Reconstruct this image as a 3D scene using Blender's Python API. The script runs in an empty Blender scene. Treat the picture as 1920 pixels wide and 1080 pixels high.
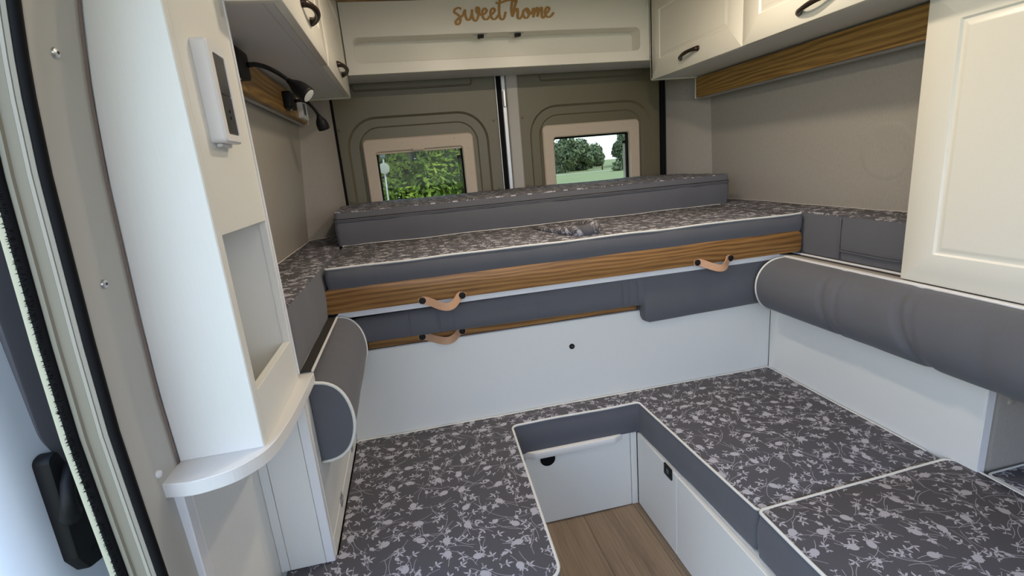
import bpy, bmesh, math, random
from mathutils import Vector, Matrix, noise
from math import pi, sin, cos, radians as R
random.seed(7)
S = bpy.context.scene
COL = S.collection

# ------------------------------------------------------------------ camera
cam = bpy.data.objects.new('camera', bpy.data.cameras.new('camera'))
COL.objects.link(cam)
cam.data.sensor_width = 36.0
cam.data.lens = 931.86 / 1920 * 36.0
cam.data.clip_start = 0.02
_r = Vector((0.97426, -0.20893, -0.08469)); _d = Vector((-0.13125, -0.22022, -0.96658)); _f = Vector((0.18330, 0.95281, -0.24197))
m3 = Matrix((_r, -_d, -_f)).transposed()
cam.matrix_world = Matrix.Translation((0, 0, 1.15)) @ m3.to_4x4()
S.camera = cam

# ------------------------------------------------------------------ world, sun, lamps, exposure
W = bpy.data.worlds.new('sky'); S.world = W; W.use_nodes = True
nt = W.node_tree; nt.nodes.clear()
o_ = nt.nodes.new('ShaderNodeOutputWorld'); b_ = nt.nodes.new('ShaderNodeBackground')
tc = nt.nodes.new('ShaderNodeTexCoord'); sx = nt.nodes.new('ShaderNodeSeparateXYZ'); cr = nt.nodes.new('ShaderNodeValToRGB')
cr.color_ramp.elements[0].position = 0.0; cr.color_ramp.elements[0].color = (0.85, 0.905, 1.0, 1)
cr.color_ramp.elements[1].position = 0.7; cr.color_ramp.elements[1].color = (0.42, 0.64, 1.0, 1)
nt.links.new(tc.outputs['Generated'], sx.inputs[0]); nt.links.new(sx.outputs[2], cr.inputs[0])
nt.links.new(cr.outputs[0], b_.inputs[0]); b_.inputs[1].default_value = 3.4
nt.links.new(b_.outputs[0], o_.inputs[0])

sun = bpy.data.objects.new('sun', bpy.data.lights.new('sun', 'SUN')); COL.objects.link(sun)
sun.data.energy = 5.0; sun.data.angle = R(0.6); sun.data.color = (1.0, 0.93, 0.8)
sun.rotation_euler = Vector((0.75, -0.18, 0.95)).to_track_quat('Z', 'Y').to_euler()

def lamp(loc, power, col, size=0.07):
    l = bpy.data.objects.new('ceiling_light_source', bpy.data.lights.new('ceiling_light_source', 'AREA')); COL.objects.link(l)
    l.data.shape = 'DISK'; l.data.size = size; l.data.energy = power; l.data.color = col; l.location = loc
    return l
CEILING_SPOTS = [(0.30, 1.25), (0.72, 1.25), (0.30, 0.35), (0.72, 0.35)]
for (x_, y_) in CEILING_SPOTS:
    lamp((x_, y_, 1.766), 3.9 if y_ > 1 else 0.8, (1.0, 0.85, 0.64))

S.view_settings.view_transform = 'Standard'
S.view_settings.look = 'None'
S.view_settings.exposure = 0.17
S.view_settings.gamma = 1.0
S.view_settings.use_curve_mapping = False

# ------------------------------------------------------------------ materials
class NB:
    def __init__(self, tree): self.t = tree
    def n(self, typ, **kw):
        nd = self.t.nodes.new(typ)
        for k, v in kw.items(): setattr(nd, k, v)
        return nd
    def l(self, a, b): self.t.links.new(a, b)
    def m(self, op, a, b=None, c=None):
        nd = self.n('ShaderNodeMath', operation=op)
        for i, v in enumerate((a, b, c)):
            if v is None: continue
            if isinstance(v, (int, float)): nd.inputs[i].default_value = v
            else: self.l(v, nd.inputs[i])
        return nd.outputs[0]
    def mix(self, fac, a, b):
        nd = self.n('ShaderNodeMix', data_type='RGBA')
        for s, v in ((nd.inputs[0], fac), (nd.inputs[6], a), (nd.inputs[7], b)):
            if isinstance(v, (int, float)): s.default_value = v
            elif isinstance(v, tuple): s.default_value = (*v, 1)
            else: self.l(v, s)
        return nd.outputs[2]
def new_mat(name, col=(.5, .5, .5), rough=.5, metal=0.0, spec=.5):
    m = bpy.data.materials.new(name); m.use_nodes = True
    p = m.node_tree.nodes['Principled BSDF']
    p.inputs['Base Color'].default_value = (*col, 1); p.inputs['Roughness'].default_value = rough
    p.inputs['Metallic'].default_value = metal; p.inputs['Specular IOR Level'].default_value = spec
    return m, NB(m.node_tree), p
def bump(b, p, h, strength=.3, dist=.001):
    bn = b.n('ShaderNodeBump'); bn.inputs['Strength'].default_value = strength; bn.inputs['Distance'].default_value = dist
    b.l(h, bn.inputs['Height']); b.l(bn.outputs[0], p.inputs['Normal'])
def objc(b, scale=(1, 1, 1), rot=(0, 0, 0)):
    t = b.n('ShaderNodeTexCoord'); mp = b.n('ShaderNodeMapping')
    mp.inputs['Scale'].default_value = scale; mp.inputs['Rotation'].default_value = rot
    b.l(t.outputs['Object'], mp.inputs[0]); return mp.outputs[0]
def noise_tex(b, v, scale, detail=3, rough=.5):
    n = b.n('ShaderNodeTexNoise'); n.inputs['Scale'].default_value = scale; n.inputs['Detail'].default_value = detail
    n.inputs['Roughness'].default_value = rough; b.l(v, n.inputs['Vector']); return n.outputs['Fac']
def speckle(name, c1, c2, rough, scale=(900, 900, 60), spec=.5, bs=.15, metal=0):
    m, b, p = new_mat(name, c1, rough, metal, spec)
    f = noise_tex(b, objc(b, scale), 1.0, 2)
    b.l(b.mix(f, c1, c2), p.inputs['Base Color']); bump(b, p, f, bs, .0006)
    return m
def plain(name, col, rough=.5, metal=0., spec=.5): return new_mat(name, col, rough, metal, spec)[0]

def wood(name, dark, light, rough, axis, rings=26, stretch=.06, grain=200, gw=.72):
    m, b, p = new_mat(name, light, rough)
    sc = [1, 1, 1]; sc['xyz'.index(axis)] = stretch
    v = objc(b, tuple(sc))
    wv = b.n('ShaderNodeTexWave', wave_type='BANDS', bands_direction='Z' if axis != 'z' else 'X')
    wv.inputs['Scale'].default_value = rings; wv.inputs['Distortion'].default_value = 16.0; wv.inputs['Detail'].default_value = 2.5; wv.inputs['Detail Scale'].default_value = .45
    b.l(v, wv.inputs['Vector']); w = wv.outputs['Fac']
    sc2 = [grain] * 3; sc2['xyz'.index(axis)] = grain * .03
    g = noise_tex(b, objc(b, tuple(sc2)), 1.0, 4, .65)
    f = b.m('ADD', b.m('MULTIPLY', w, 1 - gw), b.m('MULTIPLY', g, gw))
    r = b.n('ShaderNodeValToRGB'); e = r.color_ramp.elements
    e[0].position = .30; e[0].color = (*dark, 1); e[1].position = .66; e[1].color = (*light, 1)
    b.l(f, r.inputs[0]); b.l(r.outputs[0], p.inputs['Base Color']); bump(b, p, g, .12, .0005)
    return m

def fabric_sock(b):
    v = objc(b)
    wv = noise_tex(b, objc(b, (1500, 1500, 1500)), 1.0, 1)
    st = noise_tex(b, objc(b, (1, 1, 1)), 6, 3)
    return v, wv, st
def grey_fabric(name, c):
    m, b, p = new_mat(name, c, .92, 0, .15)
    v, wv, st = fabric_sock(b)
    f = b.m('ADD', b.m('MULTIPLY', wv, .7), b.m('MULTIPLY', st, .3))
    b.l(b.mix(f, tuple(x * .8 for x in c), tuple(x * 1.22 for x in c)), p.inputs['Base Color'])
    h = b.m('ADD', b.m('MULTIPLY', wv, .15), noise_tex(b, objc(b, (1, 1, .25)), 22, 2))
    bump(b, p, h, .35, .004)
    p.inputs['Sheen Weight'].default_value = .15
    return m

def floral_group():
    g = bpy.data.node_groups.new('floral_print', 'ShaderNodeTree')
    g.interface.new_socket('Vector', in_out='INPUT', socket_type='NodeSocketVector')
    g.interface.new_socket('Mask', in_out='OUTPUT', socket_type='NodeSocketFloat')
    b = NB(g); gi = b.n('NodeGroupInput'); go = b.n('NodeGroupOutput')
    vin = gi.outputs[0]
    def cell(scale, off, rnd=.75):
        mp = b.n('ShaderNodeMapping'); mp.inputs['Location'].default_value = (*off, 0); b.l(vin, mp.inputs[0])
        vo = b.n('ShaderNodeTexVoronoi', voronoi_dimensions='2D'); vo.inputs['Scale'].default_value = scale
        vo.inputs['Randomness'].default_value = rnd; b.l(mp.outputs[0], vo.inputs['Vector'])
        s = b.n('ShaderNodeVectorMath', operation='SUBTRACT'); b.l(mp.outputs[0], s.inputs[0]); b.l(vo.outputs['Position'], s.inputs[1])
        c = b.n('ShaderNodeSeparateColor'); b.l(vo.outputs['Color'], c.inputs[0])
        ro = b.n('ShaderNodeVectorRotate', rotation_type='Z_AXIS'); b.l(s.outputs[0], ro.inputs['Vector'])
        b.l(b.m('MULTIPLY', c.outputs[0], 6.283), ro.inputs['Angle'])
        return ro.outputs[0], c.outputs[1], c.outputs[2]
    def ell(v, cx, cy, a, bb, ang):
        mp = b.n('ShaderNodeMapping', vector_type='TEXTURE')
        mp.inputs['Location'].default_value = (cx, cy, 0); mp.inputs['Rotation'].default_value = (0, 0, ang); mp.inputs['Scale'].default_value = (a, bb, 1)
        b.l(v, mp.inputs[0])
        fl = b.n('ShaderNodeVectorMath', operation='MULTIPLY'); b.l(mp.outputs[0], fl.inputs[0]); fl.inputs[1].default_value = (1, 1, 0)
        ln = b.n('ShaderNodeVectorMath', operation='LENGTH'); b.l(fl.outputs[0], ln.inputs[0])
        return b.m('LESS_THAN', ln.outputs['Value'], 1.0)
    def stem(v, k, half, wd, cx=0.0):
        s = b.n('ShaderNodeSeparateXYZ'); b.l(v, s.inputs[0])
        q = b.m('SUBTRACT', s.outputs[0], b.m('MULTIPLY', b.m('MULTIPLY', s.outputs[1], s.outputs[1]), k))
        if cx: q = b.m('SUBTRACT', q, cx)
        a = b.m('LESS_THAN', b.m('ABSOLUTE', q), wd); c = b.m('LESS_THAN', b.m('ABSOLUTE', s.outputs[1]), half)
        return b.m('MULTIPLY', a, c)
    def mx(*a):
        o = a[0]
        for x in a[1:]: o = b.m('MAXIMUM', o, x)
        return o
    def leaf(v, x, y, ang, L=.0052, w=.00195):
        return ell(v, x + cos(ang) * L, y + sin(ang) * L, L, w, ang)
    out = []
    # big berries / clover heads with a little crown
    v, r1, r2 = cell(14.5, (0, 0), .6)
    be = mx(ell(v, 0, 0, .0082, .0100, 0), leaf(v, .001, .007, R(50), .004, .0018), leaf(v, -.001, .007, R(130), .004, .0018), leaf(v, 0, .008, R(90), .004, .0016), stem(v, 8, .033, .0005))
    out.append(b.m('MULTIPLY', be, b.m('GREATER_THAN', r1, .12)))
    # small buds
    v, r1, r2 = cell(19, (.37, .11), .6)
    be = mx(ell(v, 0, 0, .0046, .0052, 0), leaf(v, 0, .004, R(60), .0028, .0013), leaf(v, 0, .004, R(120), .0028, .0013), stem(v, -16, .02, .0004))
    out.append(b.m('MULTIPLY', be, b.m('GREATER_THAN', r1, .55)))
    # leaf sprigs
    for sc, off, th, k in ((22, (.13, .71), .08, 9), (23, (.53, .29), .38, -10)):
        v, r1, r2 = cell(sc, off, .65)
        sp = mx(leaf(v, 0, .002, R(90)), leaf(v, .0005, 0, R(22)), leaf(v, -.0005, 0, R(158)), stem(v, k, .015, .0004), leaf(v, .0005, -.010, R(-30), .0036, .0015), leaf(v, 0, -.010, R(212), .0036, .0015))
        out.append(b.m('MULTIPLY', sp, b.m('GREATER_THAN', r1, th)))
    # long thin tendrils
    for sc, off, k in ((12.5, (.21, .93), 6), (14, (.61, .05), -7)):
        v, r1, r2 = cell(sc, off)
        out.append(mx(stem(v, k, .042, .00042), stem(v, -k * 1.4, .024, .00042, .005)))
    b.l(mx(*out), go.inputs[0])
    return g
FLORAL = floral_group()
def floral(name, rot=0., uv=False):
    base = (.093, .091, .104)
    m, b, p = new_mat(name, base, .9, 0, .15)
    v = b.n('ShaderNodeTexCoord').outputs['UV'] if uv else objc(b, (1, 1, 1), (0, 0, rot)); g = b.n('ShaderNodeGroup'); g.node_tree = FLORAL; b.l(v, g.inputs[0])
    wv = noise_tex(b, objc(b, (1500, 1500, 1500)), 1.0, 1)
    c = b.mix(wv, tuple(x * .8 for x in base), tuple(x * 1.2 for x in base))
    pr = b.mix(wv, (.36, .355, .40), (.48, .47, .53))
    b.l(b.mix(g.outputs[0], c, pr), p.inputs['Base Color'])
    bump(b, p, noise_tex(b, objc(b), 14, 2), .3, .006)
    return m

MAT = {}
MAT['white'] = speckle('white_laminate', (.80, .80, .77), (.765, .765, .735), .42, (700, 700, 40))
MAT['door_white'] = speckle('white_door_foil', (.85, .82, .745), (.81, .78, .705), .32, (300, 300, 300), .5, .05)
MAT['edge_white'] = plain('white_edge_band', (.80, .80, .82), .35)
MAT['shelf_white'] = speckle('white_shelf_laminate', (.80, .79, .78), (.75, .74, .73), .38, (600, 40, 600))
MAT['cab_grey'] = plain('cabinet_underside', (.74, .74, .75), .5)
MAT['oak'] = wood('oak_x', (.165, .070, .020), (.385, .195, .060), .42, 'x', 24, .16, 210, .74)
MAT['oak_y'] = wood('oak_y', (.19, .09, .022), (.44, .25, .068), .42, 'y', 20, .16, 210, .76)
MAT['oak_pale'] = wood('oak_pale', (.26, .13, .05), (.50, .29, .12), .5, 'y', 10)
MAT['floor_oak'] = wood('floor_oak', (.145, .100, .064), (.262, .19, .127), .5, 'y', 9, .09, 170, .85)
MAT['fabric'] = grey_fabric('grey_fabric', (.116, .118, .134))
MAT['floral'] = floral('floral_fabric')
MAT['floral_c'] = floral('floral_fabric_fold', uv=True)
MAT['floral_b'] = floral('floral_fabric_turned', R(78))
MAT['piping'] = plain('white_piping', (.70, .69, .66), .7)
MAT['lining'] = speckle('grey_wall_lining', (.325, .30, .272), (.40, .37, .335), .62, (260, 260, 90), .3, .3)
MAT['beige'] = plain('beige_body_paint', (.46, .445, .405), .45)
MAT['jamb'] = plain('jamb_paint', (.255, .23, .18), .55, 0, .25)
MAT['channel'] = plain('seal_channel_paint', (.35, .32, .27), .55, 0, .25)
MAT['olive'] = plain('olive_door_paint', (.142, .127, .080), .42)
MAT['frame'] = speckle('cream_window_frame', (.56, .47, .37), (.52, .435, .345), .5, (200, 200, 200))
MAT['post'] = plain('grey_door_post', (.42, .40, .37), .5)
MAT['metal'] = plain('steel', (.55, .55, .56), .35, .9)
MAT['alu'] = plain('aluminium', (.60, .60, .62), .4, .7)
MAT['black'] = plain('black_plastic', (.009, .009, .010), .5, 0, .22)
MAT['rubber'] = plain('black_rubber', (.006, .006, .007), .75, 0, .12)
MAT['dark'] = plain('dark_slot', (.03, .027, .024), .6)
MAT['socket'] = plain('anthracite_insert', (.045, .047, .052), .3)
MAT['bronze'] = plain('dark_bronze', (.05, .035, .028), .33, .6)
MAT['leather'] = speckle('tan_leather', (.56, .33, .20), (.48, .27, .16), .6, (200, 200, 200))
MAT['gold_wood'] = speckle('golden_plywood', (.47, .25, .065), (.41, .21, .055), .5, (300, 300, 300))
MAT['felt'] = speckle('brown_felt', (.17, .135, .12), (.25, .20, .18), .9, (900, 900, 200), .2)
MAT['flange'] = plain('pale_flange', (.66, .66, .50), .5, 0, .2)
MAT['van_white'] = plain('white_van_paint', (.74, .80, .90), .25)
MAT['door_panel'] = plain('dark_grey_door_panel', (.13, .13, .15), .6)
MAT['bulb'] = plain('lamp_lens', (.75, .75, .72), .3)
MAT['ceil'] = MAT['oak_pale']
m, b, p = new_mat('window_glass')
b.t.nodes.remove(p); tr = b.n('ShaderNodeBsdfTransparent'); tr.inputs[0].default_value = (.62, .66, .61, 1)
gl = b.n('ShaderNodeBsdfGlossy'); gl.inputs['Roughness'].default_value = .02
mxs = b.n('ShaderNodeMixShader'); mxs.inputs[0].default_value = .008
b.l(tr.outputs[0], mxs.inputs[1]); b.l(gl.outputs[0], mxs.inputs[2])
b.l(mxs.outputs[0], [n for n in b.t.nodes if n.type == 'OUTPUT_MATERIAL'][0].inputs[0])
MAT['glass'] = m
m, b, p = new_mat('foliage', (.1, .2, .04), .8, 0, .05)
oi = b.n('ShaderNodeNewGeometry'); cc = noise_tex(b, objc(b), 1.2, 3)
rr = b.m('ADD', b.m('MULTIPLY', oi.outputs['Random Per Island'], .45), b.m('MULTIPLY', b.m('MULTIPLY_ADD', cc, 3.0, -1.0), .55)); rr = b.m('MINIMUM', b.m('MAXIMUM', rr, 0.0), 1.0)  # noise term darkens leaf clumps, painting shade inside the crown
b.l(b.mix(rr, (.022, .060, .014), (.30, .36, .06)), p.inputs['Base Color'])
p.inputs['Subsurface Weight'].default_value = 0
MAT['leaf'] = m
m, b, p = new_mat('far_foliage', (.1, .2, .04), .7, 0, .2)
oi = b.n('ShaderNodeNewGeometry')
b.l(b.mix(oi.outputs['Random Per Island'], (.09, .115, .065), (.18, .205, .105)), p.inputs['Base Color'])  # greyed leaf tones, window haze painted into the colour
MAT['leaf_far'] = m
MAT['grass'] = speckle('meadow_grass', (.21, .235, .115), (.28, .285, .15), .9, (.35, .35, .35), .2, 0)  # grass desaturated, haze of the rear window put into its colour
MAT['bark'] = plain('bark', (.09, .07, .05), .9)
MAT['path'] = plain('gravel_path', (.38, .35, .28), .9)

# ------------------------------------------------------------------ object helpers
ORG = {}
def tag(o, label=None, cat=None, group=None, kind=None):
    if label: o['label'] = label
    if cat: o['category'] = cat
    if group: o['group'] = group
    if kind: o['kind'] = kind
    return o
def thing(name, loc, label, cat, group=None, kind=None):
    o = bpy.data.objects.new(name, None); COL.objects.link(o); o.location = loc; o.empty_display_size = .05
    ORG[o] = Vector(loc); return tag(o, label, cat, group, kind)
def obj(name, bm, mat, parent=None, smooth=False, loc=None, label=None):
    me = bpy.data.meshes.new(name)
    org = ORG[parent] if parent is not None else Vector(loc or (0, 0, 0))
    bmesh.ops.remove_doubles(bm, verts=bm.verts, dist=1e-6)
    bmesh.ops.recalc_face_normals(bm, faces=bm.faces)
    bm.transform(Matrix.Translation(-org)); bm.to_mesh(me); bm.free()
    for mt in (mat if isinstance(mat, (list, tuple)) else [mat]): me.materials.append(MAT[mt])
    if smooth:
        for f in me.polygons: f.use_smooth = True
        if smooth != 'all': me.set_sharp_from_angle(angle=R(38))
    o = bpy.data.objects.new(name, me); COL.objects.link(o)
    if parent is not None: o.parent = parent
    else: o.location = org
    ORG[o] = org
    if label: o['label'] = label
    return o
def nb(): return bmesh.new()
def add_bm(dst, src):
    me = bpy.data.meshes.new('tmp'); src.to_mesh(me); src.free(); dst.from_mesh(me); bpy.data.meshes.remove(me)
def box(bm, x0, x1, y0, y1, z0, z1, bev=.0015, seg=1):
    t = nb(); bmesh.ops.create_cube(t, size=1)
    t.transform(Matrix.Translation(((x0 + x1) / 2, (y0 + y1) / 2, (z0 + z1) / 2)) @ Matrix.Diagonal((abs(x1 - x0), abs(y1 - y0), abs(z1 - z0), 1)))
    if bev: bmesh.ops.bevel(t, geom=t.edges[:], offset=min(bev, .45 * min(abs(x1 - x0), abs(y1 - y0), abs(z1 - z0))), segments=seg, affect='EDGES', profile=.5)
    add_bm(bm, t); return bm
def B(name, mat, parent, *a, **k): return obj(name, box(nb(), *a, **k), mat, parent)
def loft(bm, rings, closed=True, cap=True):
    vs = [[bm.verts.new(p) for p in r] for r in rings]; n = len(vs[0])
    for a, c in zip(vs, vs[1:]):
        for i in range(n if closed else n - 1):
            j = (i + 1) % n
            try: bm.faces.new((a[i], a[j], c[j], c[i]))
            except ValueError: pass
    if cap and closed:
        for r in (vs[0], vs[-1]):
            try: bm.faces.new(r)
            except ValueError: pass
    return vs
def tube(bm, pts, rad, seg=8, closed=False, cap=True):
    pts = [Vector(p) for p in pts]; n = len(pts); rings = []; up = None
    for i, p in enumerate(pts):
        if closed: t = pts[(i + 1) % n] - pts[i - 1]
        else: t = pts[min(i + 1, n - 1)] - pts[max(i - 1, 0)]
        t.normalize()
        if up is None: up = t.orthogonal().normalized()
        up = (up - t * up.dot(t))
        up = up.normalized() if up.length > 1e-6 else t.orthogonal().normalized()
        s = t.cross(up); r = rad[i] if isinstance(rad, (list, tuple)) else rad
        rings.append([p + (up * cos(2 * pi * k / seg) + s * sin(2 * pi * k / seg)) * r for k in range(seg)])
    if closed: rings.append(rings[0])
    loft(bm, rings, True, cap and not closed); return bm
def rpoly(pts, seg=6):
    out = []; n = len(pts)
    for i in range(n):
        p = Vector(pts[i][:2]); r = pts[i][2] if len(pts[i]) > 2 else 0
        a = Vector(pts[i - 1][:2]) - p; c = Vector(pts[(i + 1) % n][:2]) - p
        if r <= 0: out.append(p.copy()); continue
        la, lc = a.length, c.length; a.normalize(); c.normalize()
        th = a.angle(c); d = min(r / math.tan(th / 2), la * .49, lc * .49); rr = d * math.tan(th / 2)
        cen = p + (a + c).normalized() * (rr / sin(th / 2))
        s = p + a * d - cen; e = p + c * d - cen; tot = s.angle(e); cr_ = s.x * e.y - s.y * e.x; sg = 1 if cr_ > 0 else -1
        for k in range(seg + 1):
            an = sg * tot * k / seg
            out.append(cen + Vector((s.x * cos(an) - s.y * sin(an), s.x * sin(an) + s.y * cos(an))))
    return out
def rrect(u0, u1, v0, v1, r, seg=5): return rpoly([(u0, v0, r), (u1, v0, r), (u1, v1, r), (u0, v1, r)], seg)
def P3(axis, u, v, d):
    return Vector((d, u, v)) if axis == 'x' else Vector((u, d, v)) if axis == 'y' else Vector((u, v, d))
def prism(bm, poly, axis, d0, d1, bev=0.0, seg=2):
    t = nb(); vs0 = [t.verts.new(P3(axis, q[0], q[1], d0)) for q in poly]; vs1 = [t.verts.new(P3(axis, q[0], q[1], d1)) for q in poly]
    t.faces.new(vs0); t.faces.new(vs1[::-1]); n = len(poly)
    for i in range(n): t.faces.new((vs0[i], vs0[(i + 1) % n], vs1[(i + 1) % n], vs1[i]))
    bmesh.ops.recalc_face_normals(t, faces=t.faces)
    if bev:
        es = [e for e in t.edges if (e.verts[0] in vs0) == (e.verts[1] in vs0)]
        bmesh.ops.bevel(t, geom=es, offset=bev, segments=seg, affect='EDGES', profile=.5)
    add_bm(bm, t); return bm
def nest(bm, axis, rings, fill=True, closed_first=False):
    """rings: list of (2d outline, depth), same vertex counts; bridged one after another"""
    vs = loft(bm, [[P3(axis, q[0], q[1], d) for q in o] for o, d in rings], True, False)
    if fill: bm.faces.new(vs[-1])
    if closed_first: bm.faces.new(vs[0])
    return bm
def plate_hole(bm, axis, outer, inner, d0, d1, bev=.002):
    s = 1 if d1 > d0 else -1   # d0 = visible face
    rings = [(outer, d1), (outer, d0 + s * bev), (shrink(outer, bev), d0), (shrink(inner, -bev), d0), (inner, d0 + s * bev), (inner, d1), (outer, d1)]
    return nest(bm, axis, rings, False)
def shrink(o, d):
    n = len(o); out = []
    area = sum(o[i - 1][0] * o[i][1] - o[i][0] * o[i - 1][1] for i in range(n)); sg = 1 if area > 0 else -1
    for i in range(n):
        p = Vector(o[i][:2]); a = p - Vector(o[i - 1][:2]); c = Vector(o[(i + 1) % n][:2]) - p
        na = Vector((-a.y, a.x)); nc = Vector((-c.y, c.x))
        na = na.normalized() if na.length > 1e-9 else Vector((0, 0)); nc = nc.normalized() if nc.length > 1e-9 else Vector((0, 0))
        nn = na + nc
        if nn.length < 1e-6: out.append(p); continue
        nn.normalize(); k = max(.4, nn.dot(nc if nc.length else na)); out.append(p + nn * (sg * d / k))
    return out
def resample(o, step):
    out = []; n = len(o)
    for i in range(n):
        p = Vector(o[i]); q = Vector(o[(i + 1) % n]); k = max(1, int((q - p).length / step))
        for j in range(k): out.append(p.lerp(q, j / k))
    return out
def cushion(name, loc, label, cat, outline, zt, zb, mats=('floral', 'fabric'), pipe=.0035, wav=.0025, group=None, skip=None, tilt=None, puff=.004):
    """soft pad: printed top_panel, plain side_panel, piping along the top edge"""
    t = thing(name, loc, label, cat, group)
    o = resample(outline, .03); zf = (lambda x, y: zt + (tilt(x, y) if tilt else 0))
    wob = lambda x, y: noise.noise(Vector((x * 6 + zt * 9, y * 6, zt * 3))) * wav
    tb = nb(); e0 = [(p.x, p.y, zf(p.x, p.y) + wob(p.x, p.y)) for p in o]
    o1 = shrink(o, .0035); r1 = [(p.x, p.y, zf(p.x, p.y) + puff * .6 + wob(p.x, p.y)) for p in o1]
    vs = loft(tb, [e0, r1], True, False); tb.faces.new(vs[-1])
    tb.normal_update(); bmesh.ops.triangulate(tb, faces=[f for f in tb.faces if len(f.verts) > 4])
    obj('top_panel', tb, mats[0], t, True)
    sb = nb(); rings = []
    for k in range(7):
        f = k / 6; bul = .005 * sin(pi * f); oo = shrink(o, -bul)
        ring = []
        for p in oo:
            zz = zf(p.x, p.y) + wob(p.x, p.y); z = zz * (1 - f) + zb * f
            d = noise.noise(Vector((p.x * 14, p.y * 14, z * 6 + 3))) * wav * .8
            ring.append((p.x + d, p.y + d, z))
        rings.append(ring)
    loft(sb, rings, True, False)
    obj('side_panel', sb, mats[1], t, 'all')
    if pipe:
        pts = [(x, y, z + .0005) for x, y, z in e0]
        if skip is None: pb = tube(nb(), pts, pipe, 6, True)
        else:
            pb = nb(); k0 = next(i for i in range(len(pts)) if skip(*pts[i][:2])); run = []
            for i in range(len(pts) + 1):
                q = pts[(k0 + i) % len(pts)]
                if skip(*q[:2]):
                    if len(run) > 2: tube(pb, run, pipe, 6)
                    run = []
                else: run.append(q)
        obj('piping', pb, 'piping', t, 'all')
    return t
def interp(x, tab):
    if x <= tab[0][0]: return tab[0][1]
    for (a, va), (c, vc) in zip(tab, tab[1:]):
        if x <= c: return va + (vc - va) * (x - a) / (c - a)
    return tab[-1][1]

# ------------------------------------------------------------------ van shell (structure)
LW = [(0, -.43), (.6, -.425), (.92, -.407), (1.36, -.366), (1.60, -.33), (1.80, -.285)]
RW = [(0, 1.42), (.6, 1.415), (.92, 1.402), (1.36, 1.385), (1.60, 1.35), (1.80, 1.31)]
def wall_sheet(tab, y0, y1, sgn, z0=0., z1=1.80, th=.012):
    rings = []
    for k in range(25):
        z = z0 + (z1 - z0) * k / 24; x = interp(z, tab)
        rings.append([(x, y0, z), (x, y1, z), (x + sgn * th, y1, z), (x + sgn * th, y0, z)])
    bm = nb(); loft(bm, rings); return bm
fl = thing('floor', (.6, .6, 0), 'oak-look plank floor seen between the bench cushions', 'floor', None, 'structure')
B('subfloor', 'dark', fl, -.45, 1.45, -1.2, 2.36, -.06, -.009, bev=0)
pi_ = 0
for i in range(7):
    x0 = -.10 + i * .178
    off = (-.35, .20, -.15)[i % 3]
    for y0 in (off - .9, off, off + .9):
        y1 = min(y0 + .9, 1.40); y0 = max(y0, -1.1)
        if y1 - y0 < .05: continue
        B('plank', 'floor_oak', fl, x0 + .0004, x0 + .1776, y0 + .0004, y1 - .0004, -.009, 0, bev=.0006)
ce = thing('ceiling', (.5, .6, 1.77), 'flat oak-coloured ceiling just above the rear cabinet', 'ceiling', None, 'structure')
B('ceiling_board', 'ceil', ce, -.42, 1.45, -1.0, 2.42, 1.786, 1.81, bev=0)
wl = thing('wall_left', (-.4, 1.5, .9), 'grey fabric-lined wall left of the bed', 'wall', None, 'structure')
obj('wall_lining', wall_sheet(LW, .80, 2.1215, -1), 'lining', wl, True)
obj('wall_front_section', wall_sheet(LW, -1.2, -.75, -1), 'lining', wl, True)
wr = thing('wall_right', (1.4, 1.0, .9), 'grey fabric-lined wall right of the bed', 'wall', None, 'structure')
obj('wall_lining', wall_sheet(RW, -1.2, 2.1215, 1), 'lining', wr, True)
# faint round patch pressed into the right lining
pb = nb()
for i, (r, d) in enumerate(((.085, 0), (.080, .0035), (.072, .004), (.066, .0012))):
    pass
def wallpt(y, z, off): return Vector((interp(z, RW) - off, y, z))
rings = []
for r, d in ((.090, .0), (.080, .0012), (.074, .0014), (.066, .0007), (.02, .0006)):
    rings.append([wallpt(1.252 + cos(a) * r, 1.092 + sin(a) * r * .95, d) for a in [2 * pi * k / 40 for k in range(40)]])
vs = loft(pb, rings, True, False); pb.faces.new(vs[-1]); obj('round_patch', pb, 'lining', wr, 'all')
def pillar(side):
    bm = nb(); rings = []
    for k in range(13):
        z = 1.80 * k / 12
        if side < 0: a = (interp(z, LW), 2.120); c = (-.262, 2.318)
        else: a = (interp(z, RW), 2.120); c = (1.276, 2.318)
        mx_ = ((a[0] + c[0]) / 2 - side * .012, (a[1] + c[1]) / 2 - .012)
        rings.append([(a[0], a[1], z), (mx_[0], mx_[1], z), (c[0], c[1], z), (c[0] + side * .03, c[1] + .02, z), (a[0] + side * .05, a[1] + .05, z)])
    loft(bm, rings); return bm
obj('pillar_cover', pillar(-1), 'lining', wl, True)
obj('pillar_cover', pillar(1), 'lining', wr, True)
def disc(bm, cen, axis, r, h, seg=16, dome=.3):
    """button: centre, outward axis vector, radius, height"""
    ax = Vector(axis).normalized(); u = ax.orthogonal().normalized(); v = ax.cross(u); cen = Vector(cen)
    rg = lambda rr, hh: [cen + ax * hh + (u * cos(2 * pi * k / seg) + v * sin(2 * pi * k / seg)) * rr for k in range(seg)]
    loft(bm, [rg(r, -.001), rg(r, h * .6), rg(r * .85, h), rg(r * .3, h * (1 + dome))]); return bm
obj('snap_button', disc(nb(), (1.315, 2.205, 1.40), (-.72, -.7, 0), .008, .003), 'lining', wr, True)
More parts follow.
